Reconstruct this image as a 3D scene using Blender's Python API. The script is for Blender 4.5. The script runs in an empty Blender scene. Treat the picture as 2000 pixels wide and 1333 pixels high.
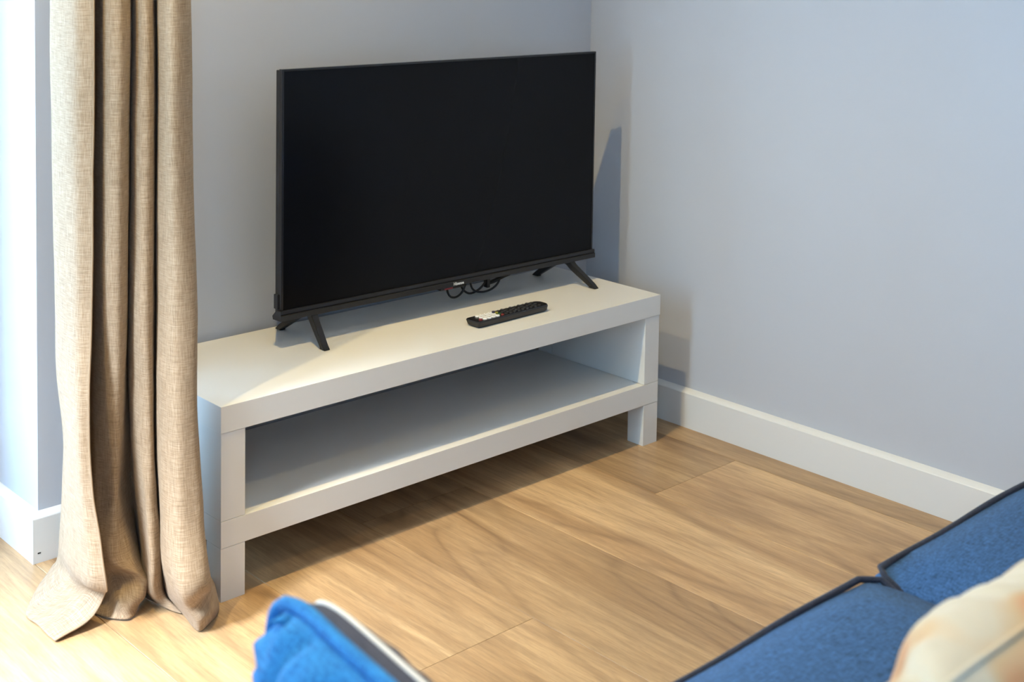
import bpy, bmesh, math, random
from mathutils import Vector, Matrix, noise
random.seed(7)
C = bpy.context.scene.collection
S = bpy.context.scene
PI = math.pi

# ---------------------------------------------------------------- camera
cd = bpy.data.cameras.new('camera'); cam = bpy.data.objects.new('camera', cd); C.objects.link(cam)
R_ = Vector((0.7303, -0.6829, 0.0157)); F_ = Vector((0.6824, 0.7283, -0.0617)).normalized()
U_ = R_.cross(F_).normalized(); R_ = F_.cross(U_).normalized()
cam.matrix_world = Matrix(((R_.x, U_.x, -F_.x, -1.2082), (R_.y, U_.y, -F_.y, -2.0317), (R_.z, U_.z, -F_.z, 1.1862), (0, 0, 0, 1)))
cd.sensor_width = 36; cd.lens = 36 * 2581.37 / 2000
cd.shift_y = -(666.5 - 56.82) / 2000
cd.clip_start = 0.05; cd.clip_end = 200
cd.dof.use_dof = True; cd.dof.focus_distance = 2.75; cd.dof.aperture_fstop = 6.3
S.camera = cam

# ---------------------------------------------------------------- world, exposure
w = bpy.data.worlds.new('sky'); S.world = w; w.use_nodes = True
wn = w.node_tree.nodes; wl = w.node_tree.links
bg = wn['Background']
tc = wn.new('ShaderNodeTexCoord'); sp = wn.new('ShaderNodeSeparateXYZ'); rp = wn.new('ShaderNodeValToRGB')
wl.new(tc.outputs['Generated'], sp.inputs[0]); wl.new(sp.outputs['Z'], rp.inputs[0]); wl.new(rp.outputs[0], bg.inputs['Color'])
rp.color_ramp.elements[0].position = 0.0; rp.color_ramp.elements[0].color = (0.39, 0.73, 1.0, 1)
rp.color_ramp.elements[1].position = 0.9; rp.color_ramp.elements[1].color = (0.38, 0.64, 1.0, 1)
bg.inputs['Strength'].default_value = 15.0
S.view_settings.view_transform = 'Standard'; S.view_settings.look = 'None'
S.view_settings.gamma = 1; S.view_settings.use_curve_mapping = False
S.view_settings.exposure = 0.0
DOWNLIGHT_W = 106.0
# hazy high sun that comes in through the nearer window in the left wall and falls by the foot of the curtain
sd_ = bpy.data.lights.new('sun', 'SUN'); sd_.energy = 32.0; sd_.angle = math.radians(24); sd_.color = (0.93, 0.97, 1.0)
so_ = bpy.data.objects.new('sun', sd_); C.objects.link(so_)
so_.rotation_euler = Vector((1.0, 0.14, -1.2)).to_track_quat('-Z', 'Y').to_euler()

# room dimensions (metres)
XR, YB, XD, ZC = 1.3386, 0.3805, -0.172, 2.45   # right wall, back wall, end of back wall, ceiling
XL, YF = -1.42, -3.9
DX0, DTOP, DY = -1.36, 2.15, 0.62               # door opening left side, head height, plane of the glazing

# portal at the glazed door: guides the daylight that comes in through it
pd = bpy.data.lights.new('daylight_portal', 'AREA'); pd.shape = 'RECTANGLE'
pd.size = XD - DX0; pd.size_y = DTOP; pd.cycles.is_portal = True
po = bpy.data.objects.new('daylight_portal', pd); C.objects.link(po)
po.location = ((XD + DX0) / 2, DY + 0.06, DTOP / 2); po.rotation_euler = (-PI / 2, 0, 0)

WZ0, WZ1 = 0.12, 2.15
WINS = ((-0.50, -0.06), (-2.75, -2.00))           # tall narrow windows in the left wall
for a, b in WINS:
    pd = bpy.data.lights.new('daylight_portal', 'AREA'); pd.shape = 'RECTANGLE'
    pd.size = WZ1 - WZ0; pd.size_y = b - a; pd.cycles.is_portal = True
    po = bpy.data.objects.new('daylight_portal', pd); C.objects.link(po)
    po.location = (XL - 0.20, (a + b) / 2, (WZ0 + WZ1) / 2); po.rotation_euler = (0, -PI / 2, 0)

# ---------------------------------------------------------------- material helpers
def mat(name, color, rough=0.5, metal=0.0, sheen=0.0, spec=0.5, emit=None, coat=0.0):
    m = bpy.data.materials.new(name); m.use_nodes = True
    b = m.node_tree.nodes['Principled BSDF']
    b.inputs['Base Color'].default_value = (*color, 1)
    b.inputs['Roughness'].default_value = rough; b.inputs['Metallic'].default_value = metal
    b.inputs['Specular IOR Level'].default_value = spec
    b.inputs['Sheen Weight'].default_value = sheen; b.inputs['Coat Weight'].default_value = coat
    if emit:
        b.inputs['Emission Color'].default_value = (*emit[0], 1); b.inputs['Emission Strength'].default_value = emit[1]
    return m
class N:
    """tiny node-graph helper"""
    def __init__(s, m): s.t = m.node_tree; s.b = s.t.nodes['Principled BSDF']
    def new(s, k, **kw):
        n = s.t.nodes.new(k)
        for a, v in kw.items():
            if a.startswith('_'): setattr(n, a[1:], v)
            else: n.inputs[a.replace('_', ' ')].default_value = v
        return n
    def link(s, a, b): s.t.links.new(a, b)
    def vec(s, kind='Object', scale=(1, 1, 1), add=None, src=None):
        if src is None:
            src = s.new('ShaderNodeTexCoord').outputs[kind]
        mp = s.new('ShaderNodeMapping'); mp.inputs['Scale'].default_value = scale; s.link(src, mp.inputs['Vector'])
        if add is not None: s.link(add, mp.inputs['Location'])
        return mp.outputs[0]
    def noise(s, vec, scale=5, detail=3, rough=0.5, dist=0.0):
        n = s.new('ShaderNodeTexNoise', Scale=scale, Detail=detail, Roughness=rough, Distortion=dist)
        s.link(vec, n.inputs['Vector']); return n.outputs[0]
    def math(s, op, a, b=None, c=None):
        n = s.new('ShaderNodeMath', _operation=op)
        for i, v in enumerate((a, b, c)):
            if v is None: continue
            if isinstance(v, (int, float)): n.inputs[i].default_value = v
            else: s.link(v, n.inputs[i])
        return n.outputs[0]
    def ramp(s, f, stops):
        n = s.new('ShaderNodeValToRGB'); e = n.color_ramp.elements
        while len(e) < len(stops): e.new(0.5)
        for i, (p, c) in enumerate(stops):
            e[i].position = p; e[i].color = (*c, 1) if len(c) == 3 else c
        s.link(f, n.inputs[0]); return n.outputs[0]
    def mix(s, f, a, b, mode='MIX'):
        n = s.new('ShaderNodeMix', _data_type='RGBA', _blend_type=mode)
        for i, v in ((0, f), (6, a), (7, b)):
            if isinstance(v, (int, float)): n.inputs[i].default_value = v
            elif isinstance(v, tuple): n.inputs[i].default_value = (*v, 1)
            else: s.link(v, n.inputs[i])
        return n.outputs[2]
    def bump(s, h, strength=0.2, dist=0.001):
        n = s.new('ShaderNodeBump', Strength=strength, Distance=dist); s.link(h, n.inputs['Height'])
        s.link(n.outputs[0], s.b.inputs['Normal'])
    def color(s, o): s.link(o, s.b.inputs['Base Color'])

M = {}
def wall_mat(name, col):
    m = mat(name, col, 0.75, spec=0.25); g = N(m)
    v = g.vec('Object', (1, 1, 1))
    f = g.noise(v, 3.5, 3); g.color(g.mix(g.math('MULTIPLY', f, 0.12), col, tuple(c * 0.8 for c in col)))
    g.bump(g.noise(v, 320, 3), 0.10, 0.0006); return m
M['wall'] = wall_mat('painted_wall', (0.455, 0.475, 0.53))
M['ceiling'] = wall_mat('ceiling_paint', (0.82, 0.82, 0.80))
M['skirting'] = mat('skirting_paint', (0.66, 0.665, 0.67), 0.38)
M['frame'] = mat('door_frame_paint', (0.80, 0.82, 0.83), 0.4)

def laminate(name, col, rough):
    m = mat(name, col, rough, spec=0.45); g = N(m)
    f = g.noise(g.vec('Object', (2, 2, 2)), 3, 2)
    g.color(g.mix(g.math('MULTIPLY', f, 0.08), col, tuple(c * 0.85 for c in col)))
    g.bump(g.noise(g.vec('Object', (1, 1, 1)), 900, 2), 0.05, 0.0002)
    return m
M['white'] = laminate('white_laminate', (0.66, 0.66, 0.65), 0.36)

# oak laminate boards, grain along Y
m = mat('oak_board', (0.4, 0.25, 0.13), 0.42, spec=0.45); g = N(m)
inf = g.new('ShaderNodeObjectInfo'); rnd = inf.outputs['Random']
off = g.new('ShaderNodeCombineXYZ')
g.link(g.math('MULTIPLY', rnd, 31.0), off.inputs[0]); g.link(g.math('MULTIPLY', rnd, 17.3), off.inputs[1]); g.link(g.math('MULTIPLY', rnd, 7.1), off.inputs[2])
pos = g.new('ShaderNodeNewGeometry').outputs['Position']
v1 = g.vec(scale=(1, 0.10, 1), add=off.outputs[0], src=pos)
broad = g.noise(v1, 8.0, 5, 0.62, 0.7)
v2 = g.vec(scale=(1, 0.06, 1), add=off.outputs[0], src=pos)
fine = g.noise(v2, 330, 5, 0.7)
mid = g.noise(v2, 60, 6, 0.68, 0.5)
v3 = g.vec(scale=(1, 0.16, 1), add=off.outputs[0], src=pos)
rings = g.noise(v3, 3.6, 1.5, 0.5, 0.25)
rl = g.math('PINGPONG', g.math('MULTIPLY', rings, 30.0), 1.0)
rl = g.ramp(rl, [(0.0, (1, 1, 1)), (0.30, (0.25, 0.25, 0.25)), (1.0, (0, 0, 0))])
base = g.ramp(broad, [(0.22, (0.21, 0.126, 0.060)), (0.42, (0.42, 0.264, 0.135)), (0.6, (0.56, 0.378, 0.205)), (0.8, (0.69, 0.49, 0.28))])
c1 = g.mix(g.math('MULTIPLY', g.ramp(mid, [(0.42, (0, 0, 0)), (0.72, (1, 1, 1))]), 0.55), base, (0.205, 0.125, 0.068))
c2 = g.mix(g.math('MULTIPLY', g.math('MULTIPLY', rl, g.ramp(broad, [(0.35, (1, 1, 1)), (0.6, (0.25, 0.25, 0.25))])), 0.62), c1, (0.17, 0.10, 0.052))
c3 = g.mix(g.math('MULTIPLY', g.ramp(fine, [(0.45, (0, 0, 0)), (0.70, (1, 1, 1))]), 0.42), c2, (0.17, 0.105, 0.06))
vo = g.new('ShaderNodeTexVoronoi', Scale=3.4, Randomness=1.0); g.link(g.vec(scale=(1.3, 0.55, 1), add=off.outputs[0], src=pos), vo.inputs['Vector'])
kn = g.ramp(vo.outputs['Distance'], [(0.0, (1, 1, 1)), (0.030, (0.55, 0.55, 0.55)), (0.075, (0.12, 0.12, 0.12)), (0.16, (0, 0, 0))])
c4 = g.mix(g.math('MULTIPLY', kn, 0.8), c3, (0.085, 0.05, 0.03))
tone = g.math('ADD', g.math('MULTIPLY', rnd, 0.28), 0.86)
hsv = g.new('ShaderNodeHueSaturation'); g.link(c4, hsv.inputs['Color']); g.link(tone, hsv.inputs['Value'])
g.color(hsv.outputs[0])
g.link(g.math('ADD', g.math('MULTIPLY', mid, 0.16), 0.26), g.b.inputs['Roughness'])
g.bump(g.math('ADD', fine, g.math('MULTIPLY', mid, 0.7)), 0.14, 0.0005)
M['oak'] = m
M['subfloor'] = mat('subfloor', (0.10, 0.065, 0.04), 0.9)

# woven linen curtain: slubs in warp and weft, by arc length in the UV map
m = mat('linen', (0.5, 0.4, 0.3), 0.85, sheen=0.1, spec=0.2); g = N(m)
uv = g.new('ShaderNodeTexCoord').outputs['UV']
warp = g.noise(g.vec(scale=(640, 30, 1), src=uv), 1.0, 3, 0.6)
weft = g.noise(g.vec(scale=(30, 640, 1), src=uv), 1.0, 3, 0.6)
warp2 = g.noise(g.vec(scale=(1500, 70, 1), src=uv), 1.0, 2, 0.6)
weft2 = g.noise(g.vec(scale=(70, 1500, 1), src=uv), 1.0, 2, 0.6)
s1 = g.math('ADD', g.math('ADD', warp, weft), g.math('MULTIPLY', g.math('ADD', warp2, weft2), 0.6))
col = g.ramp(g.math('MULTIPLY', s1, 0.3125), [(0.36, (0.17, 0.118, 0.075)), (0.5, (0.325, 0.235, 0.155)), (0.64, (0.50, 0.39, 0.285))])
g.color(col); g.bump(s1, 0.5, 0.0008)
tr = g.new('ShaderNodeBsdfTranslucent'); g.link(col, tr.inputs['Color'])
mx = g.new('ShaderNodeMixShader', Fac=0.10); g.link(g.b.outputs[0], mx.inputs[1]); g.link(tr.outputs[0], mx.inputs[2])
g.link(mx.outputs[0], g.t.nodes['Material Output'].inputs['Surface'])
M['linen'] = m

def melange(name, dark, light, scale=1.0, sheen=0.4):
    m = mat(name, light, 0.9, sheen=sheen, spec=0.2); g = N(m)
    a = g.noise(g.vec('Object', (75 * scale, 700 * scale, 500 * scale)), 1.0, 3, 0.6)
    b = g.noise(g.vec('Object', (600 * scale, 110 * scale, 500 * scale)), 1.0, 3, 0.6)
    f = g.math('MULTIPLY', g.math('ADD', a, b), 0.5)
    g.color(g.ramp(f, [(0.38, dark), (0.6, light)])); g.bump(f, 0.5, 0.0007); return m
M['navy'] = melange('blue_melange_upholstery', (0.012, 0.036, 0.088), (0.040, 0.110, 0.265), 1.0, 0.04)
M['blue_velvet'] = melange('bright_blue_cushion_fabric', (0.010, 0.10, 0.31), (0.024, 0.205, 0.52), 0.7, 0.05)
M['slate'] = melange('slate_fabric', (0.030, 0.034, 0.055), (0.060, 0.066, 0.10), 1.0, 0.05)
M['piping'] = melange('dark_piping', (0.010, 0.014, 0.028), (0.026, 0.034, 0.060), 1, 0.1)
M['pale'] = mat('pale_welt', (0.62, 0.62, 0.62), 0.7)

m = mat('peach_cotton', (0.8, 0.6, 0.4), 0.85, sheen=0.2, spec=0.2); g = N(m)
f = g.noise(g.vec('Object', (1, 1, 1)), 9.0, 1.5, 0.4, 0.3)
g.color(g.ramp(f, [(0.44, (0.40, 0.365, 0.29)), (0.50, (0.40, 0.29, 0.17)), (0.56, (0.40, 0.20, 0.095)), (0.70, (0.36, 0.17, 0.06))]))
g.bump(g.noise(g.vec('Object', (1, 1, 1)), 700, 2), 0.3, 0.0004)
M['peach'] = m

M['black'] = mat('black_plastic', (0.012, 0.012, 0.014), 0.42, spec=0.45)
M['black_gloss'] = mat('black_gloss_plastic', (0.010, 0.010, 0.012), 0.22, spec=0.5)
M['screen'] = mat('screen_glass', (0.004, 0.0045, 0.006), 0.17, spec=0.13)
M['rubber'] = mat('cable_rubber', (0.010, 0.010, 0.011), 0.5)
M['logo'] = mat('silver_print', (0.75, 0.76, 0.78), 0.35)
M['red_print'] = mat('red_print', (0.30, 0.035, 0.04), 0.5)
M['key_white'] = mat('white_key', (0.80, 0.80, 0.80), 0.4)
M['key_red'] = mat('red_key', (0.16, 0.012, 0.012), 0.4)
M['key_green'] = mat('green_key', (0.015, 0.07, 0.02), 0.4)
M['key_yellow'] = mat('yellow_key', (0.28, 0.27, 0.03), 0.4)
M['key_blue'] = mat('blue_key', (0.012, 0.016, 0.08), 0.4)
M['key_black'] = mat('black_key', (0.022, 0.022, 0.026), 0.5)
M['print'] = mat('dark_print', (0.03, 0.03, 0.03), 0.6)
M['steel'] = mat('brushed_steel', (0.6, 0.6, 0.6), 0.3, metal=1)
M['lamp'] = mat('lamp_glow', (1, 0.9, 0.7), 0.5, emit=((1.0, 0.80, 0.55), 12))
M['terrace'] = mat('terrace_stone', (0.62, 0.61, 0.58), 0.8)
m = bpy.data.materials.new('window_glass'); m.use_nodes = True; nt = m.node_tree
nt.nodes.remove(nt.nodes['Principled BSDF'])
a = nt.nodes.new('ShaderNodeBsdfTransparent'); b = nt.nodes.new('ShaderNodeBsdfGlossy'); b.inputs['Roughness'].default_value = 0.02
lw = nt.nodes.new('ShaderNodeLayerWeight'); lw.inputs['Blend'].default_value = 0.5
fp = nt.nodes.new('ShaderNodeMath'); fp.operation = 'POWER'; fp.inputs[1].default_value = 5.0; nt.links.new(lw.outputs['Facing'], fp.inputs[0])
fr = nt.nodes.new('ShaderNodeMath'); fr.operation = 'MULTIPLY_ADD'; fr.inputs[1].default_value = 0.9; fr.inputs[2].default_value = 0.03; nt.links.new(fp.outputs[0], fr.inputs[0])
x = nt.nodes.new('ShaderNodeMixShader')
nt.links.new(fr.outputs[0], x.inputs[0]); nt.links.new(a.outputs[0], x.inputs[1]); nt.links.new(b.outputs[0], x.inputs[2])
nt.links.new(x.outputs[0], nt.nodes['Material Output'].inputs['Surface'])
M['glass'] = m

# ---------------------------------------------------------------- mesh helpers
def link(name, me, m, parent=None, smooth=False):
    o = bpy.data.objects.new(name, me); C.objects.link(o)
    if m is not None and not me.materials: me.materials.append(m)
    if smooth:
        for p in me.polygons: p.use_smooth = True
    if parent is not None: o.parent = parent
    return o
def obj(name, bm, m, parent=None, smooth=False):
    bmesh.ops.recalc_face_normals(bm, faces=bm.faces)
    me = bpy.data.meshes.new(name); bm.to_mesh(me); bm.free()
    return link(name, me, m, parent, smooth)
def box(bm, a, b, bev=0.0):
    r = bmesh.ops.create_cube(bm, size=1)
    vs = r['verts']
    for v in vs:
        v.co = Vector([(a[i] + b[i]) / 2 + v.co[i] * (b[i] - a[i]) for i in range(3)])
    if bev:
        es = list({e for v in vs for e in v.link_edges})
        bmesh.ops.bevel(bm, geom=es, offset=bev, segments=2, affect='EDGES', profile=0.6)
    return bm
def bx(name, a, b, m, parent=None, bev=0.0):
    return obj(name, box(bmesh.new(), a, b, bev), m, parent)
def prism(bm, pts, x0, x1, axis=0):
    """extrude a 2-D outline along an axis (0: outline in YZ, 1: in XZ, 2: in XY)"""
    def P(p, t):
        return (t, p[0], p[1]) if axis == 0 else ((p[0], t, p[1]) if axis == 1 else (p[0], p[1], t))
    va = [bm.verts.new(P(p, x0)) for p in pts]; vb = [bm.verts.new(P(p, x1)) for p in pts]
    n = len(pts)
    bm.faces.new(va[::-1]); bm.faces.new(vb)
    for i in range(n): bm.faces.new((va[i], va[(i + 1) % n], vb[(i + 1) % n], vb[i]))
    return bm
def catmull(P, n, closed=False):
    out = []; L = len(P)
    segs = L if closed else L - 1
    for i in range(segs):
        if closed: p0, p1, p2, p3 = P[(i - 1) % L], P[i], P[(i + 1) % L], P[(i + 2) % L]
        else:
            p1, p2 = P[i], P[i + 1]
            p0 = P[i - 1] if i else p1 * 2 - p2
            p3 = P[i + 2] if i + 2 < L else p2 * 2 - p1
        for k in range(n):
            t = k / n
            out.append(0.5 * ((2 * p1) + (p2 - p0) * t + (2 * p0 - 5 * p1 + 4 * p2 - p3) * t * t + (3 * p1 - p0 - 3 * p2 + p3) * t ** 3))
    if not closed: out.append(P[-1].copy())
    return out
def tube(bm, pts, r, n=8, closed=False, taper=None):
    rings = []; L = len(pts); up = Vector((0, 0, 1))
    nrm = None
    for i, p in enumerate(pts):
        a = pts[(i - 1) % L] if (closed or i) else p; b = pts[(i + 1) % L] if (closed or i < L - 1) else p
        t = (b - a)
        t = t.normalized() if t.length > 1e-9 else Vector((1, 0, 0))
        if nrm is None:
            nrm = t.cross(up) if abs(t.dot(up)) < 0.95 else t.cross(Vector((1, 0, 0)))
        nrm = (nrm - t * nrm.dot(t)).normalized(); bi = t.cross(nrm)
        rr = r if taper is None else r * taper(i / (L - 1))
        rings.append([bm.verts.new(p + (nrm * math.cos(2 * PI * k / n) + bi * math.sin(2 * PI * k / n)) * rr) for k in range(n)])
    m_ = L if closed else L - 1
    for i in range(m_):
        A, B = rings[i], rings[(i + 1) % L]
        for k in range(n): bm.faces.new((A[k], A[(k + 1) % n], B[(k + 1) % n], B[k]))
    if not closed:
        bm.faces.new(rings[0][::-1]); bm.faces.new(rings[-1])
    return bm
def disc(bm, c, r, z0, z1, n=16, bev=0.0):
    a = [bm.verts.new((c[0] + r * math.cos(2 * PI * k / n), c[1] + r * math.sin(2 * PI * k / n), z0)) for k in range(n)]
    b = [bm.verts.new((c[0] + r * math.cos(2 * PI * k / n), c[1] + r * math.sin(2 * PI * k / n), z1 - bev)) for k in range(n)]
    for k in range(n): bm.faces.new((a[k], a[(k + 1) % n], b[(k + 1) % n], b[k]))
    if bev:
        d = [bm.verts.new((c[0] + (r - bev) * math.cos(2 * PI * k / n), c[1] + (r - bev) * math.sin(2 * PI * k / n), z1)) for k in range(n)]
        for k in range(n): bm.faces.new((b[k], b[(k + 1) % n], d[(k + 1) % n], d[k]))
        b = d
    bm.faces.new(a[::-1]); bm.faces.new(b); return bm
def empty(name, loc, rz=0.0):
    o = bpy.data.objects.new(name, None); C.objects.link(o); o.location = loc; o.rotation_euler = (0, 0, rz)
    o.empty_display_size = 0.05; return o
def tag(o, label, cat, group=None):
    o['label'] = label; o['category'] = cat
    if group: o['group'] = group
    return o
def struct(o): o['kind'] = 'structure'; return o

# ---------------------------------------------------------------- room shell
TH = 0.30
bm = bmesh.new()
box(bm, (XD, YB, 0), (XR + TH, YB + TH, ZC)); box(bm, (DX0, YB, DTOP), (XD, YB + TH, ZC)); box(bm, (XL - TH, YB, 0), (DX0, YB + TH, ZC))
struct(obj('wall_back', bm, M['wall']))
struct(bx('wall_right', (XR, YF, 0), (XR + TH, YB, ZC), M['wall']))
bm = bmesh.new()
ys_ = [YB] + [v for w_ in WINS for v in w_[::-1]] + [YF]
for a, b in zip(ys_[0::2], ys_[1::2]): box(bm, (XL - TH, b, 0), (XL, a, ZC))
for a, b in WINS: box(bm, (XL - TH, a, 0), (XL, b, WZ0)); box(bm, (XL - TH, a, WZ1), (XL, b, ZC))
struct(obj('wall_left', bm, M['wall']))
struct(bx('wall_front', (XL - TH, YF - TH, 0), (XR + TH, YF, ZC), M['wall']))
struct(bx('ceiling', (XL - TH, YF - TH, ZC), (XR + TH, YB + TH, ZC + 0.2), M['ceiling']))

# floor: oak boards laid away from the back wall, each one an object
fl = struct(bx('floor', (XL, YF, -0.06), (XR, YB + TH, -0.009), M['subfloor']))
PW = 0.286; gap = 0.0009; i = 0
xs = 0.1 + PW * math.ceil((XL - 0.1) / PW) - PW
forced = {0: [-0.41], 3: [-0.20], 1: [0.1], 2: [0.19], -1: [0.28], -2: [-0.2], 4: [-0.75]}
PL = 1.62
def board(x0, y0, x1, y1):
    bm = bmesh.new(); b_ = 0.0007
    pts = [(x0, -0.009), (x1, -0.009), (x1, -b_), (x1 - b_, 0), (x0 + b_, 0), (x0, -b_)]
    prism(bm, pts, y0, y1, axis=1)
    obj('plank', bm, M['oak'], fl)
k = 0
while xs < XR - 0.002:
    x0, x1 = max(xs, XL) + gap / 2, min(xs + PW, XR) - gap / 2
    col = round((xs - 0.1) / PW)
    j = forced[col][0] if col in forced else ((col * 0.61) % 1) * PL - 0.5
    while j > YF: j -= PL
    ys = [YF] ; j += PL
    while j < YB + TH - 0.02: ys.append(j); j += PL
    ys.append(YB + TH)
    for a, b in zip(ys[:-1], ys[1:]):
        if b - a > 0.02 and x1 - x0 > 0.01:
            board(x0, a + gap / 2, x1, b - gap / 2)
    xs += PW

# skirting boards with a chamfered top
def skirt(name, p0, p1, nrm, h1=0.0882, h2=0.0946, t=0.018):
    """p0->p1 along the wall line, nrm points into the room"""
    bm = bmesh.new(); p0 = Vector((*p0, 0)); p1 = Vector((*p1, 0)); n = Vector((*nrm, 0))
    prof = [(0, 0.0), (t, 0.0), (t, h1 - 0.002), (t - 0.0015, h1), (t * 0.55, h1 + 0.0035), (0.002, h2), (0, h2)]
    A = [bm.verts.new(p0 + n * a + Vector((0, 0, b))) for a, b in prof]; B = [bm.verts.new(p1 + n * a + Vector((0, 0, b))) for a, b in prof]
    bm.faces.new(A); bm.faces.new(B[::-1])
    for k in range(len(prof)): bm.faces.new((A[k], A[(k + 1) % len(prof)], B[(k + 1) % len(prof)], B[k]))
    return struct(obj(name, bm, M['skirting']))
skirt('baseboard_right', (XR, YF), (XR, YB), (-1, 0))
sb = skirt('baseboard_back', (XD - 0.018, YB), (XR - 0.018, YB), (0, -1))
bx('nail_hole', (-0.181, YB - 0.0186, 0.018), (-0.175, YB - 0.0178, 0.0205), M['print'], sb)
skirt('baseboard_reveal', (XD, YB), (XD, DY - 0.03), (-1, 0))
skirt('baseboard_left', (XL, YB), (XL, YF), (1, 0))
skirt('baseboard_front', (XL + 0.018, YF), (XR - 0.018, YF), (0, 1))

# glazed terrace door in the deep opening left of the back wall
dr = struct(empty('door_1', ((DX0 + XD) / 2, DY, 0)))
def loc(p): return (p[0] - (DX0 + XD) / 2, p[1] - DY, p[2])
def fr(name, a, b, m='frame', bev=0.003): return bx(name, loc(a), loc(b), M[m], dr, bev)
fr('frame', (DX0, DY - 0.03, 0.0), (DX0 + 0.06, DY + 0.03, DTOP)); fr('frame', (XD - 0.06, DY - 0.03, 0.0), (XD, DY + 0.03, DTOP))
fr('frame', (DX0 + 0.06, DY - 0.03, DTOP - 0.06), (XD - 0.06, DY + 0.03, DTOP)); fr('threshold', (DX0 + 0.06, DY - 0.03, 0.0), (XD - 0.06, DY + 0.03, 0.025))
xm = (DX0 + XD) / 2
for a, b in ((DX0 + 0.062, xm - 0.002), (xm + 0.002, XD - 0.062)):
    y0, y1 = DY - 0.022, DY + 0.022; z0, z1 = 0.028, DTOP - 0.063
    fr('stile', (a, y0, z0), (a + 0.075, y1, z1)); fr('stile', (b - 0.075, y0, z0), (b, y1, z1))
    fr('rail', (a + 0.075, y0, z0), (b - 0.075, y1, z0 + 0.09)); fr('rail', (a + 0.075, y0, z1 - 0.075), (b - 0.075, y1, z1))
    fr('pane', (a + 0.075, DY - 0.003, z0 + 0.09), (b - 0.075, DY + 0.003, z1 - 0.075), 'glass', 0)
h = fr('door_handle', (xm + 0.03, DY - 0.05, 1.0), (xm + 0.05, DY - 0.022, 1.14), 'steel')
bm = bmesh.new(); box(bm, (-9, YB + TH + 0.001, -0.12), (5, 9, -0.03)); box(bm, (-9, -9, -0.12), (XL - TH - 0.001, YB + TH + 0.001, -0.03))
tr_ = struct(obj('terrace', bm, M['terrace']))
for n_, (a, b) in enumerate(WINS):
    wm = (a + b) / 2
    wi = struct(empty('window_%d' % (n_ + 1), (XL - 0.15, wm, 0)))
    def wr(name, p, q, m='frame'): return bx(name, (p[0], p[1] - wm, p[2]), (q[0], q[1] - wm, q[2]), M[m], wi, 0 if m == 'glass' else 0.003)
    wr('stile', (-0.03, a, WZ0), (0.03, a + 0.05, WZ1)); wr('stile', (-0.03, b - 0.05, WZ0), (0.03, b, WZ1))
    wr('rail', (-0.03, a + 0.05, WZ0), (0.03, b - 0.05, WZ0 + 0.05)); wr('rail', (-0.03, a + 0.05, WZ1 - 0.05), (0.03, b - 0.05, WZ1))
    wr('pane', (-0.003, a + 0.05, WZ0 + 0.05), (0.003, b - 0.05, WZ1 - 0.05), 'glass')

# ceiling downlights (the shadows under the television and the bench come from these)
for i, (x, y) in enumerate(((-0.09, -0.29), (-0.85, -0.29), (-0.09, -1.55), (-0.85, -1.55))):
    t = tag(empty('ceiling_light', (x, y, ZC)), 'recessed round ceiling spotlight ' + ['above the bench', 'above the curtain side of the room', 'above the sofa', 'above the left end of the sofa'][i], 'ceiling light', 'recessed ceiling spotlights')
    bm = bmesh.new()
    ro, ri = 0.045, 0.033; n = 24
    A = [bm.verts.new((ro * math.cos(2 * PI * k / n), ro * math.sin(2 * PI * k / n), -0.0005)) for k in range(n)]
    B = [bm.verts.new((ro * math.cos(2 * PI * k / n), ro * math.sin(2 * PI * k / n), -0.004)) for k in range(n)]
    D = [bm.verts.new((ri * math.cos(2 * PI * k / n), ri * math.sin(2 * PI * k / n), -0.005)) for k in range(n)]
    E = [bm.verts.new((ri * math.cos(2 * PI * k / n), ri * math.sin(2 * PI * k / n), -0.0005)) for k in range(n)]
    for P, Q in ((A, B), (B, D), (D, E), (E, A)):
        for k in range(n): bm.faces.new((P[k], P[(k + 1) % n], Q[(k + 1) % n], Q[k]))
    obj('trim_ring', bm, M['frame'], t)
    bm = bmesh.new(); disc(bm, (0, 0), 0.032, -0.0035, -0.001, 24); obj('bulb', bm, M['lamp'], t)
    ld = bpy.data.lights.new('spot', 'SPOT'); ld.energy = DOWNLIGHT_W * (1.0 if y > -1 else 0.18); ld.color = (1.0, 0.75, 0.31)
    ld.spot_size = math.radians(125); ld.spot_blend = 0.8; ld.shadow_soft_size = 0.014
    lo = bpy.data.objects.new('spot', ld); C.objects.link(lo); lo.parent = t; lo.location = (0, 0, -0.02)

# ---------------------------------------------------------------- television bench
L, D, H = 1.1956, 0.3621, 0.36
Z1, Z2, Z3, W = 0.0986, 0.1494, 0.3106, 0.05
bench = tag(empty('tv_bench', (L / 2, D / 2, 0)), 'low white laminate television bench with open lower shelf', 'tv bench')
def bl(p): return (p[0] - L / 2, p[1] - D / 2, p[2])
def bp(name, a, b, bev=0.0007): return bx(name, bl(a), bl(b), M['white'], bench, bev)
sg = 0.0006
bp('tabletop', (-0.0012, -0.0012, Z3 + sg), (L + 0.0012, D, H))
bp('shelf', (0, 0, Z1 + sg), (L, D, Z2 - sg))
for x0, x1 in ((0, W), (L - W, L)):
    sp_ = bp('side_panel', (x0, 0.0003, Z2), (x1, D - W - 0.001, Z3))
    bp('rear_post', (x0, D - W, Z2), (x1, D - 0.001, Z3))
    bp('leg', (x0, 0.0003, 0), (x1, W, Z1)); bp('leg', (x0, D - W, 0), (x1, D, Z1))
    if x0 > 0.5:
        for yy, zz in ((0.0484, 0.2782), (0.060, 0.2700)):
            bm = bmesh.new(); disc(bm, (0, 0), 0.0042, 0, 0.0008, 14)
            o = obj('bolt_cap', bm, M['white'], sp_); o.rotation_euler = (0, -PI / 2, 0); o.location = bl((x0 - 0.0001, yy, zz))
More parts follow.
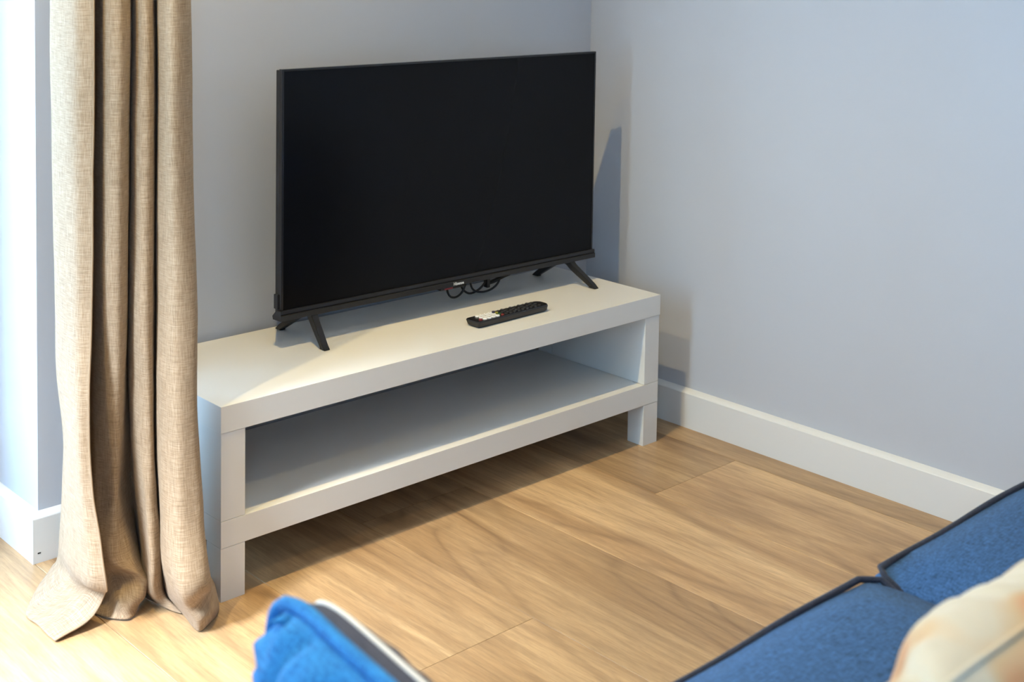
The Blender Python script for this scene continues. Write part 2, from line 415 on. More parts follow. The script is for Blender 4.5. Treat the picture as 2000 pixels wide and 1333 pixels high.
bp('back_rail', (W + 0.001, D - 0.016, Z3 - 0.030), (L - W - 0.001, D - 0.004, Z3 - 0.001))

# ---------------------------------------------------------------- television
TW, TZ0, TZ1 = 0.899, 0.4192, 0.9335
tv = tag(empty('television', (0.715, 0.205, H), math.radians(-1.2)), 'black flat screen television switched off, standing on white bench', 'television')
z0, z1 = TZ0 - H, TZ1 - H
hw = TW / 2; by = 0.0     # local front plane of the bezel
sz0 = z0 + 0.020
def tb(name, a, b, m, bev=0.0, parent=None):
    return bx(name, a, b, M[m], parent or tv, bev)
tb('housing', (-hw + 0.004, 0.006, z0 + 0.008), (hw - 0.004, 0.030, z1 - 0.003), 'black', 0.002)
bm = bmesh.new()
pr = [(0.030, z0 + 0.03), (0.030, z0 + 0.33), (0.048, z0 + 0.30), (0.066, z0 + 0.26), (0.068, z0 + 0.07), (0.052, z0 + 0.03)]
prism(bm, pr, -0.36, 0.36, axis=0); obj('rear_cover', bm, M['black'], tv)
b_ = 0.0045
bm = bmesh.new()
box(bm, (-hw, by, sz0), (-hw + b_, 0.012, z1), 0.0008); box(bm, (hw - b_, by, sz0), (hw, 0.012, z1), 0.0008)
box(bm, (-hw + b_, by, z1 - b_), (hw - b_, 0.012, z1), 0.0008)
obj('bezel', bm, M['black_gloss'], tv)
tb('screen', (-hw + b_, 0.0016, sz0), (hw - b_, 0.006, z1 - b_), 'screen')
bm = bmesh.new()
pr = [(-0.0035, sz0 + 0.001), (-0.0045, sz0 - 0.006), (-0.003, sz0 - 0.0075), (-0.0065, sz0 - 0.009), (-0.0065, z0 + 0.001), (-0.004, z0), (0.026, z0 - 0.001), (0.028, z0 + 0.006), (0.012, sz0 + 0.001)]
prism(bm, pr, -hw - 0.0035, hw + 0.0035, axis=0); bar = obj('lower_strip', bm, M['black'], tv)
tb('side_button', (-hw - 0.003, 0.010, z0 + 0.022), (-hw + 0.002, 0.024, z0 + 0.052), 'black', 0.001)
def text(name, s, size, parent, m, ext=0.0001, bold=0.0):
    cu = bpy.data.curves.new(name, 'FONT'); cu.body = s; cu.size = size; cu.extrude = ext; cu.offset = bold
    cu.align_x = 'CENTER'; cu.align_y = 'CENTER'; cu.resolution_u = 2
    tmp = bpy.data.objects.new(name, cu); C.objects.link(tmp)
    dg = bpy.context.evaluated_depsgraph_get(); me = bpy.data.meshes.new_from_object(tmp.evaluated_get(dg))
    bpy.data.objects.remove(tmp); me.materials.clear(); me.name = name
    return link(name, me, m, parent)
lg = text('lettering', 'Hisense', 0.0095, bar, M['logo'], 0.0002, 0.00022)
lg.rotation_euler = (PI / 2, 0, 0); lg.location = (0.0135, -0.0068, z0 + 0.0056); lg['label'] = 'small silver lettering on lower strip'
tb('sensor_bump', (-0.035, -0.002, z0 - 0.006), (0.035, 0.014, z0 - 0.0009), 'black', 0.001)
st = tb('sticker', (-0.012, -0.0024, z0 - 0.0052), (0.012, -0.0021, z0 - 0.0018), 'red_print'); st.location.x = -0.012
# arched feet: one arch with a front and a rear leg under each end
def foot(x, splay):
    f = empty('stand', (x, 0.014, 0)); f.parent = tv
    for sgn in (-1, 1):
        if sgn < 0: tip = Vector((splay, -0.068, 0.0035)); kn = Vector((splay * 0.25, -0.020, 0.046)); tw = 0.0
        else: tip = Vector((splay * 0.25, 0.112, 0.0035)); kn = Vector((splay * 0.05, 0.045, 0.046)); tw = 0.0
        top = Vector((0, 0.004, 0.064))
        path = catmull([top, (top + kn) / 2 + Vector((0, 0.0, 0.004)), kn, (kn * 0.45 + tip * 0.55), tip], 6)
        bm = bmesh.new(); rings = []
        for i, p in enumerate(path):
            t = i / (len(path) - 1)
            tn = (path[min(i + 1, len(path) - 1)] - path[max(i - 1, 0)]).normalized()
            wx = Vector((1, 0, 0)); nn = tn.cross(wx).normalized()
            hw_ = 0.0085 - 0.0012 * t; ht = 0.010 - 0.0045 * t
            if t == 1:                                       # flat sole on the bench
                pts = [Vector((p.x + a * hw_, p.y + b * 0.011, 0.0003)) for a, b in ((-1, -1), (1, -1), (1, 1), (-1, 1))]
                ref = rings[-1]
                if sum(((bm_.co - q).length for bm_, q in zip(ref, pts))) > sum(((bm_.co - q).length for bm_, q in zip(ref, pts[::-1]))): pts = pts[::-1]
                best = min(range(4), key=lambda s_: sum((ref[k].co - pts[(k + s_) % 4]).length for k in range(4)))
                rings.append([bm.verts.new(pts[(k + best) % 4]) for k in range(4)])
            else:
                rings.append([bm.verts.new(p + wx * a * hw_ + nn * b * ht) for a, b in ((-1, -1), (1, -1), (1, 1), (-1, 1))])
        for A, B in zip(rings[:-1], rings[1:]):
            for k in range(4): bm.faces.new((A[k], A[(k + 1) % 4], B[(k + 1) % 4], B[k]))
        bm.faces.new(rings[0]); bm.faces.new(rings[-1][::-1])
        bmesh.ops.recalc_face_normals(bm, faces=bm.faces)
        bmesh.ops.bevel(bm, geom=list(bm.edges), offset=0.0012, segments=2, affect='EDGES')
        for v in bm.verts: v.co.z = max(v.co.z, 0.0002)
        obj('leg', bm, M['black'], f)
foot(-0.370, -0.010); foot(0.372, 0.030)

# ---------------------------------------------------------------- power cable looped behind the set
cb = tag(empty('power_cable', (0.84, 0.285, H)), 'black cable coiled in hanging loops behind television bottom edge', 'cable')
def cl(p): return Vector((p[0] - 0.84, p[1] - 0.285, p[2] - H))
bm = bmesh.new()
loopA = [(0.770, 0.262, 0.44), (0.758, 0.270, 0.405), (0.760, 0.274, 0.385), (0.772, 0.276, 0.370), (0.790, 0.277, 0.3665), (0.806, 0.276, 0.375), (0.814, 0.274, 0.392), (0.817, 0.266, 0.43)]
loopB = [(0.799, 0.272, 0.44), (0.805, 0.280, 0.398), (0.818, 0.284, 0.377), (0.838, 0.284, 0.3655), (0.862, 0.282, 0.3700), (0.882, 0.278, 0.388), (0.896, 0.270, 0.43)]
loopC = [(0.822, 0.262, 0.44), (0.829, 0.272, 0.397), (0.843, 0.278, 0.375), (0.866, 0.280, 0.3650), (0.895, 0.280, 0.3640), (0.915, 0.277, 0.373), (0.924, 0.274, 0.388), (0.918, 0.268, 0.405), (0.905, 0.262, 0.44)]
for lp in (loopA, loopB, loopC): tube(bm, catmull([cl(p) for p in lp], 6), 0.0026, 8)
obj('cord', bm, M['rubber'], cb, True)
bm = bmesh.new(); tube(bm, catmull([cl((0.888, 0.276, 0.383)), cl((0.905, 0.272, 0.387)), cl((0.925, 0.266, 0.395)), cl((0.955, 0.258, 0.405))], 5), 0.0048, 8)
obj('plug', bm, M['black'], cb, True)
bx('cable_tie', cl((0.881, 0.270, 0.374)), cl((0.890, 0.283, 0.398)), M['black'], cb, 0.001)

# ---------------------------------------------------------------- remote control
rc = tag(empty('remote_control', (0.7805, 0.0855, H), math.radians(1.0)), 'black remote control with white number keys lying on bench top', 'remote control')
RL, RWd = 0.2225, 0.044
def outline(l, w_, rr, n=5, r2=None):
    r2 = r2 or rr; pts = []
    for cx, cy, a0, r in ((l / 2 - r2, w_ / 2 - r2, 0, r2), (-l / 2 + rr, w_ / 2 - rr, 90, rr), (-l / 2 + rr, -w_ / 2 + rr, 180, rr), (l / 2 - r2, -w_ / 2 + r2, 270, r2)):
        for k in range(n + 1):
            a = math.radians(a0 + 90 * k / n); pts.append((cx + r * math.cos(a), cy + r * math.sin(a)))
    return pts
def loft(bm, layers):
    rings = [[bm.verts.new((x, y, z)) for x, y in pts] for pts, z in layers]
    n = len(rings[0])
    for A, B in zip(rings[:-1], rings[1:]):
        for k in range(n): bm.faces.new((A[k], A[(k + 1) % n], B[(k + 1) % n], B[k]))
    bm.faces.new(rings[0][::-1]); bm.faces.new(rings[-1]); return bm
bm = bmesh.new()
loft(bm, [(outline(RL - 0.012, RWd - 0.016, 0.005, 5, 0.010), 0.0002), (outline(RL - 0.004, RWd - 0.006, 0.004, 5, 0.014), 0.004), (outline(RL, RWd, 0.003, 5, 0.017), 0.013), (outline(RL - 0.001, RWd - 0.001, 0.003, 5, 0.017), 0.0150)])
obj('body', bm, M['black'], rc)
bm = bmesh.new(); loft(bm, [(outline(RL - 0.002, RWd - 0.002, 0.003, 5, 0.016), 0.0151), (outline(RL - 0.004, RWd - 0.004, 0.003, 5, 0.015), 0.0162)])
obj('face_plate', bm, M['black_gloss'], rc)
km = {}
def key(kx, ky, mname, r=0.0043, h=0.0026):
    if (mname, r) not in km:
        bm = bmesh.new(); disc(bm, (0, 0), r, 0, h, 14, 0.0006)
        bmesh.ops.recalc_face_normals(bm, faces=bm.faces)
        me = bpy.data.meshes.new('button'); bm.to_mesh(me); bm.free(); me.materials.append(M[mname]); km[(mname, r)] = me
    o = link('button', km[(mname, r)], None, rc); o.location = (kx, ky, 0.01621); return o
cols = (-0.0125, 0.0, 0.0125)
x0 = -RL / 2
digits = [['', '0', ''], ['7', '8', '9'], ['4', '5', '6'], ['1', '2', '3']]
nx = x0 + 0.026
for r_ in range(4):
    for c_ in range(3):
        k_ = key(nx + r_ * 0.0125, (0.0125, 0, -0.0125)[c_], 'key_white', 0.0052)
        d_ = digits[r_][c_]
        if d_:
            t_ = text('numeral', d_, 0.0062, k_, M['print'], 0.00005); t_.rotation_euler = (0, 0, -PI / 2); t_.location = (0, 0, 0.00268)
key(nx - 0.0125, -0.0125, 'key_red', 0.0042)
for c_, mn in enumerate(('key_red', 'key_green', 'key_yellow', 'key_blue')):
    key(nx + 4 * 0.0125 + 0.001, -0.0145 + c_ * 0.0097, mn, 0.0038)
for r_ in range(9):
    for c_ in range(4 if r_ % 2 else 3):
        yy = (-0.0145 + c_ * 0.0097) if r_ % 2 else (-0.0125 + c_ * 0.0125)
        key(nx + 0.0635 + r_ * 0.0130, yy, 'key_black', 0.0036)

# ---------------------------------------------------------------- curtain
CUR=[[(-0.1839,0.1107,2.3000),(-0.2057,0.1174,2.3000),(-0.2167,0.1551,2.3000),(-0.1949,0.1895,2.3000),(-0.1651,0.1753,2.3000),(-0.1660,0.1350,2.3000),(-0.1749,0.0885,2.3000),(-0.1594,0.0740,2.3000),(-0.1343,0.0916,2.3000),(-0.1123,0.1258,2.3000),(-0.1214,0.0932,2.3000),(-0.1317,0.0480,2.3000),(-0.1158,0.0468,2.3000),(-0.0866,0.0880,2.3000),(-0.0974,0.0570,2.3000),(-0.0996,0.0180,2.3000),(-0.0836,0.0167,2.3000),(-0.0587,0.0481,2.3000),(-0.0475,0.0788,2.3000)],
[(-0.2027,0.0735,1.6000),(-0.2150,0.1123,1.6000),(-0.2142,0.1938,1.6000),(-0.1867,0.2366,1.6000),(-0.1539,0.2058,1.6000),(-0.1660,0.1350,1.6000),(-0.1793,0.0789,1.6000),(-0.1658,0.0526,1.6000),(-0.1357,0.0792,1.6000),(-0.1048,0.1325,1.6000),(-0.1205,0.0924,1.6000),(-0.1301,0.0465,1.6000),(-0.1139,0.0451,1.6000),(-0.0797,0.0953,1.6000),(-0.1002,0.0459,1.6000),(-0.1047,-0.0046,1.6000),(-0.0823,0.0017,1.6000),(-0.0509,0.0408,1.6000),(-0.0360,0.0817,1.6000)],
[(-0.2022,0.0730,1.1000),(-0.2236,0.1068,1.1000),(-0.2195,0.1988,1.1000),(-0.1920,0.2416,1.1000),(-0.1554,0.2073,1.1000),(-0.1673,0.1362,1.1000),(-0.1792,0.0789,1.1000),(-0.1649,0.0517,1.1000),(-0.1346,0.0782,1.1000),(-0.0996,0.1412,1.1000),(-0.1213,0.0931,1.1000),(-0.1294,0.0459,1.1000),(-0.1111,0.0425,1.1000),(-0.0719,0.1017,1.1000),(-0.0986,0.0444,1.1000),(-0.1017,-0.0075,1.1000),(-0.0746,-0.0055,1.1000),(-0.0435,0.0340,1.1000),(-0.0293,0.0754,1.1000)],
[(-0.2036,0.0743,0.8200),(-0.2233,0.1065,0.8200),(-0.2187,0.1981,0.8200),(-0.1918,0.2414,0.8200),(-0.1563,0.2081,0.8200),(-0.1687,0.1375,0.8200),(-0.1805,0.0801,0.8200),(-0.1660,0.0528,0.8200),(-0.1370,0.0804,0.8200),(-0.1013,0.1429,0.8200),(-0.1230,0.0947,0.8200),(-0.1303,0.0468,0.8200),(-0.1107,0.0421,0.8200),(-0.0721,0.1018,0.8200),(-0.0987,0.0446,0.8200),(-0.1011,-0.0081,0.8200),(-0.0719,-0.0080,0.8200),(-0.0445,0.0212,0.8200),(-0.0353,0.0536,0.8200)],
[(-0.2057,0.0762,0.5500),(-0.2230,0.1061,0.5500),(-0.2158,0.1954,0.5500),(-0.1888,0.2386,0.5500),(-0.1571,0.2089,0.5500),(-0.1708,0.1395,0.5500),(-0.1779,0.0913,0.5500),(-0.1644,0.0650,0.5500),(-0.1400,0.0832,0.5500),(-0.1037,0.1452,0.5500),(-0.1253,0.0969,0.5500),(-0.1313,0.0477,0.5500),(-0.1122,0.0435,0.5500),(-0.0730,0.1026,0.5500),(-0.0995,0.0453,0.5500),(-0.0998,-0.0092,0.5500),(-0.0729,-0.0207,0.5500),(-0.0550,-0.0101,0.5500),(-0.0450,0.0216,0.5500)],
[(-0.2183,0.0606,0.4100),(-0.2310,0.0863,0.4100),(-0.2181,0.1838,0.4100),(-0.1880,0.2378,0.4100),(-0.1575,0.2093,0.4100),(-0.1745,0.1429,0.4100),(-0.1750,0.1023,0.4100),(-0.1613,0.0758,0.4100),(-0.1375,0.0946,0.4100),(-0.0999,0.1553,0.4100),(-0.1208,0.1064,0.4100),(-0.1267,0.0570,0.4100),(-0.1136,0.0448,0.4100),(-0.0786,0.0942,0.4100),(-0.1052,0.0369,0.4100),(-0.1035,-0.0195,0.4100),(-0.0773,-0.0303,0.4100),(-0.0600,-0.0191,0.4100),(-0.0500,0.0126,0.4100)],
[(-0.2218,0.0503,0.3000),(-0.2333,0.0747,0.3000),(-0.2092,0.1755,0.3000),(-0.1844,0.2344,0.3000),(-0.1613,0.2128,0.3000),(-0.1748,0.1432,0.3000),(-0.1720,0.1132,0.3000),(-0.1582,0.0866,0.3000),(-0.1350,0.1060,0.3000),(-0.0927,0.1622,0.3000),(-0.1183,0.1040,0.3000),(-0.1255,0.0559,0.3000),(-0.1124,0.0437,0.3000),(-0.0787,0.0943,0.3000),(-0.1088,0.0266,0.3000),(-0.1072,-0.0297,0.3000),(-0.0816,-0.0400,0.3000),(-0.0624,-0.0306,0.3000),(-0.0524,0.0011,0.3000)],
[(-0.2197,0.0345,0.2000),(-0.2285,0.0702,0.2000),(-0.2113,0.1638,0.2000),(-0.1861,0.2361,0.2000),(-0.1650,0.2163,0.2000),(-0.1737,0.1422,0.2000),(-0.1663,0.1216,0.2000),(-0.1551,0.0974,0.2000),(-0.1318,0.1167,0.2000),(-0.0853,0.1690,0.2000),(-0.1118,0.0979,0.2000),(-0.1252,0.0419,0.2000),(-0.1086,0.0401,0.2000),(-0.0802,0.0821,0.2000),(-0.1154,0.0053,0.2000),(-0.1146,-0.0502,0.2000),(-0.0866,-0.0627,0.2000),(-0.0668,-0.0539,0.2000),(-0.0508,-0.0140,0.2000)],
[(-0.2144,0.0159,0.1000),(-0.2282,0.0562,0.1000),(-0.2161,0.1545,0.1000),(-0.1906,0.2403,0.1000),(-0.1687,0.2198,0.1000),(-0.1732,0.1280,0.1000),(-0.1718,0.0993,0.1000),(-0.1586,0.0870,0.1000),(-0.1207,0.0926,0.1000),(-0.0786,0.1627,0.1000),(-0.1039,0.0905,0.1000),(-0.1249,0.0279,0.1000),(-0.1096,0.0273,0.1000),(-0.0861,0.0601,0.1000),(-0.1201,-0.0177,0.1000),(-0.1258,-0.0809,0.1000),(-0.0942,-0.0967,0.1000),(-0.0686,-0.0796,0.1000),(-0.0467,-0.0316,0.1000)],
[(-0.1915,0.0650,0.0550),(-0.2041,0.1137,0.0500),(-0.2092,0.1784,0.0500),(-0.1807,0.2761,0.0400),(-0.1875,0.1799,0.0500),(-0.1662,0.1229,0.0500),(-0.1451,0.1163,0.0550),(-0.1268,0.0655,0.0650),(-0.1083,0.0671,0.0500),(-0.0861,0.1327,0.0300),(-0.1134,0.0574,0.0450),(-0.1112,0.0391,0.0400),(-0.0946,0.0443,0.0400),(-0.0776,0.0610,0.0300),(-0.0947,0.0002,0.0400),(-0.1023,-0.0666,0.0500),(-0.0590,-0.0598,0.0600),(-0.0277,-0.0237,0.0500),(0.0038,0.0408,0.0300)],
[(-0.2178,0.0632,0.0200),(-0.2351,0.1281,0.0180),(-0.2449,0.1899,0.0180),(-0.1768,0.2984,0.0200),(-0.1735,0.2103,0.0200),(-0.1646,0.1265,0.0200),(-0.1610,0.0653,0.0300),(-0.1257,0.0527,0.0350),(-0.0940,0.1021,0.0200),(-0.0799,0.1368,0.0120),(-0.0973,0.0730,0.0150),(-0.0924,0.0520,0.0120),(-0.0786,0.0350,0.0120),(-0.0721,0.0415,0.0120),(-0.0856,-0.0157,0.0200),(-0.0917,-0.0755,0.0300),(-0.0572,-0.0688,0.0300),(-0.0229,-0.0278,0.0220),(-0.0038,0.0188,0.0120)],
[(-0.2817,0.0650,0.0040),(-0.2786,0.1274,0.0040),(-0.2747,0.1942,0.0040),(-0.1720,0.3138,0.0040),(-0.1806,0.1953,0.0040),(-0.1861,0.1020,0.0040),(-0.1520,0.0507,0.0040),(-0.1139,0.0869,0.0040),(-0.0951,0.1076,0.0040),(-0.0932,0.0884,0.0040),(-0.0875,0.0538,0.0040),(-0.0806,0.0259,0.0040),(-0.0743,0.0084,0.0040),(-0.0684,0.0225,0.0040),(-0.0786,-0.0209,0.0040),(-0.0824,-0.0661,0.0040),(-0.0475,-0.0507,0.0040),(-0.0182,-0.0217,0.0040),(-0.0072,0.0129,0.0040)]]
NU, NV = 9, 10
rows = [catmull([Vector(p) for p in r], NU) for r in CUR]
cols_ = [catmull([rows[j][i] for j in range(len(rows))], NV) for i in range(len(rows[0]))]
nu, nv = len(cols_), len(cols_[0])
def floor_clamp(p): return Vector((p.x, p.y, max(p.z, 0.0035)))
grid = [[None] * nv for _ in range(nu)]
for i in range(nu):
    for j in range(nv):
        p = cols_[i][j].copy()
        h_ = p.z
        amp = 0.0022 + 0.003 * math.exp(-((h_ - 0.12) / 0.12) ** 2)
        q = Vector((p.x * 16, p.y * 16, h_ * 5))
        d_ = noise.noise_vector(q) * amp + noise.noise_vector(Vector((p.x * 34, p.y * 34, h_ * 16 + 5))) * amp * 0.35
        p = p + Vector((d_.x, d_.y, d_.z * 0.3 if h_ > 0.02 else 0))
        if h_ > 0.10: p.x = min(p.x, -0.004)
        elif p.y > -0.002: p.x = min(p.x, -0.004)
        grid[i][j] = floor_clamp(p)
def sheet(name, g, m, parent, thick=0.0014):
    nu, nv = len(g), len(g[0]); vs = []; uvs = []
    ref = [0.0]
    for i in range(1, nu):
        ref.append(ref[-1] + sum((g[i][j] - g[i - 1][j]).length for j in (20, 40)) / 2)
    for i in range(nu):
        s_ = 0.0
        for j in range(nv):
            if j: s_ += (g[i][j] - g[i][j - 1]).length
            vs.append(g[i][j]); uvs.append((ref[i], s_))
    fs = [(i * nv + j, (i + 1) * nv + j, (i + 1) * nv + j + 1, i * nv + j + 1) for i in range(nu - 1) for j in range(nv - 1)]
    me = bpy.data.meshes.new(name); me.from_pydata(vs, [], fs)
    ul = me.uv_layers.new(name='UVMap')
    for lp_ in me.loops: ul.data[lp_.index].uv = uvs[lp_.vertex_index]
    o = link(name, me, m, parent, True)
    sd = o.modifiers.new('thickness', 'SOLIDIFY'); sd.thickness = thick; sd.offset = 0
    return o
cx0, cy0 = -0.15, 0.12
cur = tag(empty('curtain', (cx0, cy0, 0)), 'long beige linen curtain bunched beside the bench, hem trailing on floor', 'curtain')
grid = [[p - Vector((cx0, cy0, 0)) for p in r] for r in grid]
sheet('cloth', grid, M['linen'], cur)
# stitched side hem along the leading edge, folded over by a few millimetres
edge = [grid[0][j] for j in range(nv)]
bm = bmesh.new(); tube(bm, [p + Vector((0, 0, 0.0008)) for p in edge], 0.0017, 6); obj('hem', bm, M['linen'], cur, True)
rail = tag(empty('curtain_rail', (-0.62, 0.115, 2.33)), 'straight metal curtain rail fixed above the terrace door', 'curtain rail')
bm = bmesh.new(); tube(bm, [Vector((-0.74, 0, 0)), Vector((0.72, 0, 0))], 0.011, 12); obj('pole', bm, M['steel'], rail, True)
for x in (-0.66, 0.66):
    bm = bmesh.new(); tube(bm, [Vector((x, 0.012, 0)), Vector((x, YB - 0.115 - 0.001, 0))], 0.007, 10); obj('bracket', bm, M['steel'], rail, True)
for x in (-0.75, 0.73):
    bm = bmesh.new(); bmesh.ops.create_uvsphere(bm, u_segments=14, v_segments=8, radius=0.017, matrix=Matrix.Translation((x, 0, 0))); obj('finial', bm, M['steel'], rail, True)

# ---------------------------------------------------------------- sofa
SX0, SX1 = -0.89, 1.29; AW = 0.13; SF, SBk = -1.155, -1.80; SZ = 0.405
sofa = tag(empty('sofa', ((SX0 + SX1) / 2, -1.55, 0)), 'blue melange fabric sofa with dark piped seat cushions facing the television', 'sofa')
def sl(p): return (p[0] - (SX0 + SX1) / 2, p[1] + 1.55, p[2])
def padded(name, a, b, m, crown=0.02, bev=0.03, seg=(14, 14), seed=0, parent=None):
    """box with rounded edges and a softly crowned, slightly uneven top"""
    bm = bmesh.new(); box(bm, a, b)
    bmesh.ops.subdivide_edges(bm, edges=list(bm.edges), cuts=9, use_grid_fill=True)
    cx = [(a[i] + b[i]) / 2 for i in range(3)]; hx = [(b[i] - a[i]) / 2 for i in range(3)]
    for v in bm.verts:
        q = [v.co[i] - cx[i] for i in range(3)]
        c_ = [max(-(hx[i] - bev), min(hx[i] - bev, q[i])) for i in range(3)]
        d_ = Vector([q[i] - c_[i] for i in range(3)])
        if d_.length > 1e-6:
            d_ = d_.normalized() * min(bev, max(abs(x) for x in d_))
            if max(abs(q[i]) / hx[i] for i in range(3)) > 0.999: d_ = d_.normalized() * bev
        u, w_ = q[0] / hx[0], q[1] / hx[1]
        z = crown * (0.2 + 0.8 * min(1.0, max(0.0, (w_ + 0.3) / 0.9))) * (max(0.0, 1 - u ** 4) * max(0.0, 1 - w_ ** 6)) ** 0.8 if q[2] > 0 else 0
        v.co = Vector((cx[0] + c_[0] + d_.x, cx[1] + c_[1] + d_.y, cx[2] + c_[2] + d_.z + z))
        if q[2] > 0 or q[1] > 0: v.co += noise.noise_vector(v.co * 7 + Vector((seed, 0, 0))) * 0.004
    return obj(name, bm, M[m], parent or sofa, True)
ib = 0.235
padded('base', sl((SX0 + 0.02, SBk - 0.13, 0.07)), sl((SX1 - 0.02, SF - 0.035, SZ - 0.155)), 'navy', 0, 0.012)
for i, (a, b) in enumerate(((SX0 + AW + 0.004, ib + 0.009), (ib + 0.011, SX1 - AW - 0.004))):
    s_ = empty('seat_cushion', (0, 0, 0)); s_.parent = sofa
    crown = (0.036, 0.026)[i]
    A = sl((a, SBk, SZ - 0.15)); B = sl((b, SF, SZ))
    padded('cushion_cover', A, B, 'navy', crown, 0.018, seed=i * 9, parent=s_)
    # piping round the top seam
    ins = 0.003; P = []
    zt = SZ - 0.0065
    def edge_pts(p, q, n):
        return [Vector((p[0] + (q[0] - p[0]) * t / n, p[1] + (q[1] - p[1]) * t / n, zt)) for t in range(n)]
    x0_, x1_, y0_, y1_ = a + ins + 0.002, b - ins, SBk + ins, SF - ins; cr = 0.020
    P += edge_pts((x0_ + cr, y1_), (x1_ - cr, y1_), 26) + edge_pts((x1_ - cr, y1_), (x1_, y1_ - cr), 2)
    P += edge_pts((x1_, y1_ - cr), (x1_, y0_), 14) + edge_pts((x1_, y0_), (x0_, y0_), 8)
    P += edge_pts((x0_, y0_), (x0_, y1_ - cr), 14) + edge_pts((x0_, y1_ - cr), (x0_ + cr, y1_), 2)
    pts = []
    for p in P:
        w_ = math.sin(p.x * 23 + i) * 0.0010 + math.sin(p.x * 9.5 + 2 * i) * 0.0012
        u = (p.x - a) / (b - a) * 2 - 1
        q = Vector(sl((p.x, p.y - 0.001 + w_ * 0.2, p.z + w_ + 0.002)))
        if p.y < SF - 0.03: q.z -= min(0.02, (SF - 0.03 - p.y) * 0.5)
        pts.append(q)
    bm = bmesh.new(); tube(bm, pts, 0.0044, 8, closed=True); pp = obj('piping', bm, M['piping'], s_, True); pp['label'] = 'dark navy piping along the cushion edge'
padded('backrest', sl((SX0 + 0.02, SBk - 0.15, 0.10)), sl((SX1 - 0.02, SBk - 0.002, 0.78)), 'navy', 0.005, 0.04)
for a, b in ((SX0, SX0 + AW), (SX1 - AW, SX1)):
    padded('armrest', sl((a, SBk - 0.15, 0.07)), sl((b, SF - 0.005, 0.53)), 'navy', 0.006, 0.03)
for x in (SX0 + 0.09, SX1 - 0.09):
    for y in (-1.14, -1.88):
        bm = bmesh.new(); tube(bm, [Vector(sl((x, y, 0.0))), Vector(sl((x, y, 0.078)))], 0.022, 14, taper=lambda t: 0.75 + 0.25 * t); obj('leg', bm, M['black'], sofa, True)

# ---------------------------------------------------------------- scatter cushions
def rim_pt(u, v, sx, sy, pinch, n_):
    m_ = max(abs(u), abs(v))
    if m_ < 1e-5: return Vector((0, 0, 0))
    r = ((abs(u / m_) ** n_ + abs(v / m_) ** n_) ** (1 / n_))
    k = 1 - pinch * (1 - v * v); l = 1 - pinch * (1 - u * u)
    f = 1 + (1 / r - 1) * m_ ** 3
    return Vector((u * sx / 2 * k * f, v * sy / 2 * l * f, 0))
def half(name, parent, sx, sy, thick, z0, side, m, wr, seed, pinch=0.04, n_=7, n=56, gath=26, sink=None):
    """one puffed face of a cushion: u,v in [-1,1]"""
    bm = bmesh.new(); V = {}
    for i in range(n + 1):
        for j in range(n + 1):
            u, v = math.sin((2 * i / n - 1) * PI / 2), math.sin((2 * j / n - 1) * PI / 2)
            p = rim_pt(u, v, sx, sy, pinch, n_)
            rim = max(abs(u), abs(v)); border = i in (0, n) or j in (0, n)
            e = (max(0.0, 1 - u ** 4) * max(0.0, 1 - v ** 4)) ** 0.5
            p.z = side * (z0 + thick * e)
            if not border:
                along = v if abs(u) > abs(v) else u
                g_ = math.sin(along * gath + math.sin(along * 9 + seed) * 1.6 + seed) + 0.5 * math.sin(along * gath * 1.9 + seed * 3)
                p.z += side * g_ * wr * max(0, rim - 0.35) / 0.65 * min(1, (1 - rim) * 14)
                p += noise.noise_vector(Vector((u * 2.6 + seed, v * 2.6, side * 3.0))) * wr * 1.6 * min(1, (1 - rim) * 6)
                if sink: p = sink(p, u, v)
            V[(i, j)] = bm.verts.new(p)
    for i in range(n):
        for j in range(n): bm.faces.new([V[q] for q in ((i, j), (i + 1, j), (i + 1, j + 1), (i, j + 1))])
    return obj(name, bm, M[m], parent, True)
def rim(sx, sy, z, pinch=0.04, n_=7, n=44, wob=0.0):
    P = []
    for a, b in (((-1, -1), (1, -1)), ((1, -1), (1, 1)), ((1, 1), (-1, 1)), ((-1, 1), (-1, -1))):
        for k in range(n):
            t = math.sin((2 * k / n - 1) * PI / 2) / 2 + 0.5
            u = a[0] + (b[0] - a[0]) * t; v = a[1] + (b[1] - a[1]) * t
            q = rim_pt(u, v, sx, sy, pinch, n_); s_ = len(P)
            q.z = z + math.sin(s_ * 0.55) * wob; P.append(q)
    return P
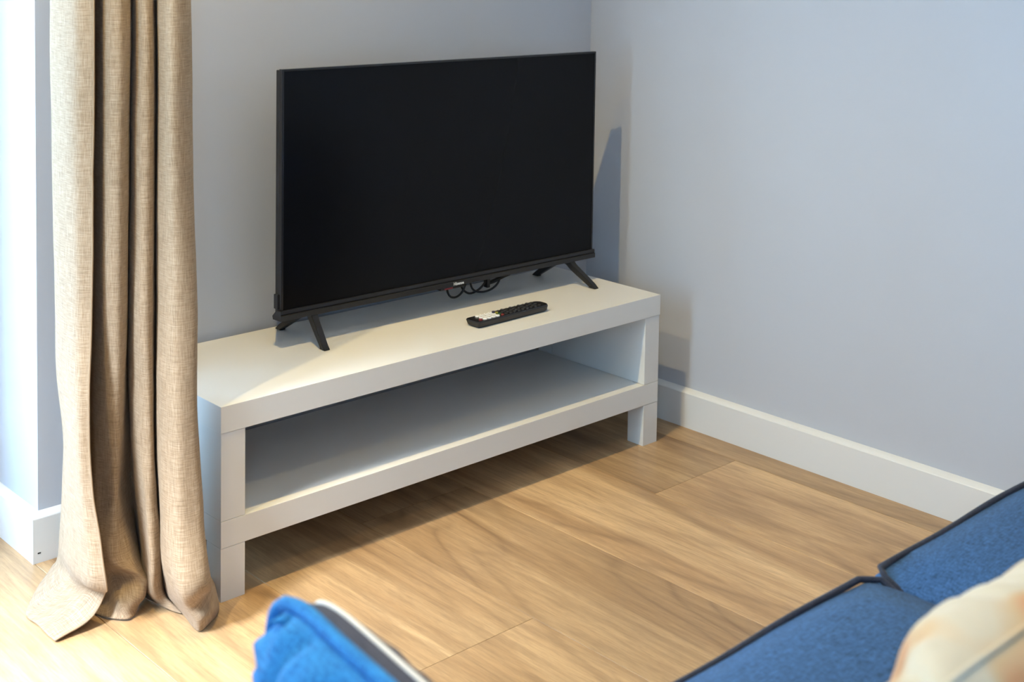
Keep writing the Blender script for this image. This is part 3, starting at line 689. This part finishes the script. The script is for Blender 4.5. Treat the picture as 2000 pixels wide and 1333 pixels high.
# bright blue box-edged cushion standing on the seat against the left arm; local x along its top edge, y up, z towards the window
LX, LY, GW = 0.42, 0.222, 0.026
blue = tag(empty('scatter_cushion', (-0.664, -1.366, 0.561)), 'bright blue piped cushion with gathered edge standing at the left end of the sofa', 'cushion')
s_ = 0.16; c_ = math.sqrt(1 - s_ * s_)
blue.rotation_euler = (Matrix.Rotation(math.radians(-7), 3, 'Z') @ Matrix(((0, s_, -c_), (-1, 0, 0), (0, c_, s_)))).to_euler()
half('cover', blue, LX, LY, 0.050, GW / 2, 1, 'blue_velvet', 0.0095, 1.3, gath=26)
half('back_panel', blue, LX, LY, 0.035, GW / 2, -1, 'slate', 0.002, 2.3)
A_ = rim(LX, LY, GW / 2, wob=0.0008); B_ = rim(LX, LY, -GW / 2)
bm = bmesh.new(); va = [bm.verts.new(p) for p in A_]; vm = [bm.verts.new((p + q) / 2 + Vector((p.x / LX, p.y / LY, 0)) * 0.004) for p, q in zip(A_, B_)]; vb = [bm.verts.new(p) for p in B_]
for P, Q in ((va, vm), (vm, vb)):
    for k in range(len(P)): bm.faces.new((P[k], P[(k + 1) % len(P)], Q[(k + 1) % len(P)], Q[k]))
gs = obj('gusset', bm, M['slate'], blue, True); gs['label'] = 'slate grey side band of the cushion'
bm = bmesh.new(); tube(bm, [p * 1.022 + Vector((0, 0, 0.003)) for p in A_], 0.0062, 8, closed=True); obj('piping', bm, M['blue_velvet'], blue, True)
bm = bmesh.new(); tube(bm, [p * 1.004 for p in B_], 0.0024, 6, closed=True); o = obj('piping', bm, M['pale'], blue, True); o['label'] = 'thin pale grey piping'
# crumpled cream and peach cushion leaning on the sofa back
peach = tag(empty('scatter_cushion', (-0.308, -1.578, 0.582)), 'cream and peach crumpled cushion leaning on the sofa backrest', 'cushion')
peach.rotation_euler = Matrix(((1, 0, 0), (0, -0.35, -0.937), (0, 0.937, -0.35))).to_euler()
def crease(p, u, v):
    d = (u + 0.52) * 0.8 + (v - 0.45) * 0.6; e = -(u + 0.52) * 0.6 + (v - 0.45) * 0.8
    p.z -= math.copysign(0.022 * math.exp(-(d / 0.13) ** 2 - (e / 0.42) ** 2), p.z); return p
PS = 0.298
half('cover', peach, PS, PS, 0.065, 0.002, 1, 'peach', 0.003, 4.1, 0.02, 12, sink=crease, gath=14)
half('cover', peach, PS, PS, 0.065, 0.002, -1, 'peach', 0.003, 5.7, 0.02, 12, sink=crease, gath=14)
bm = bmesh.new(); tube(bm, rim(PS, PS, 0, 0.02, 12), 0.0028, 6, closed=True); obj('seam', bm, M['peach'], peach, True)
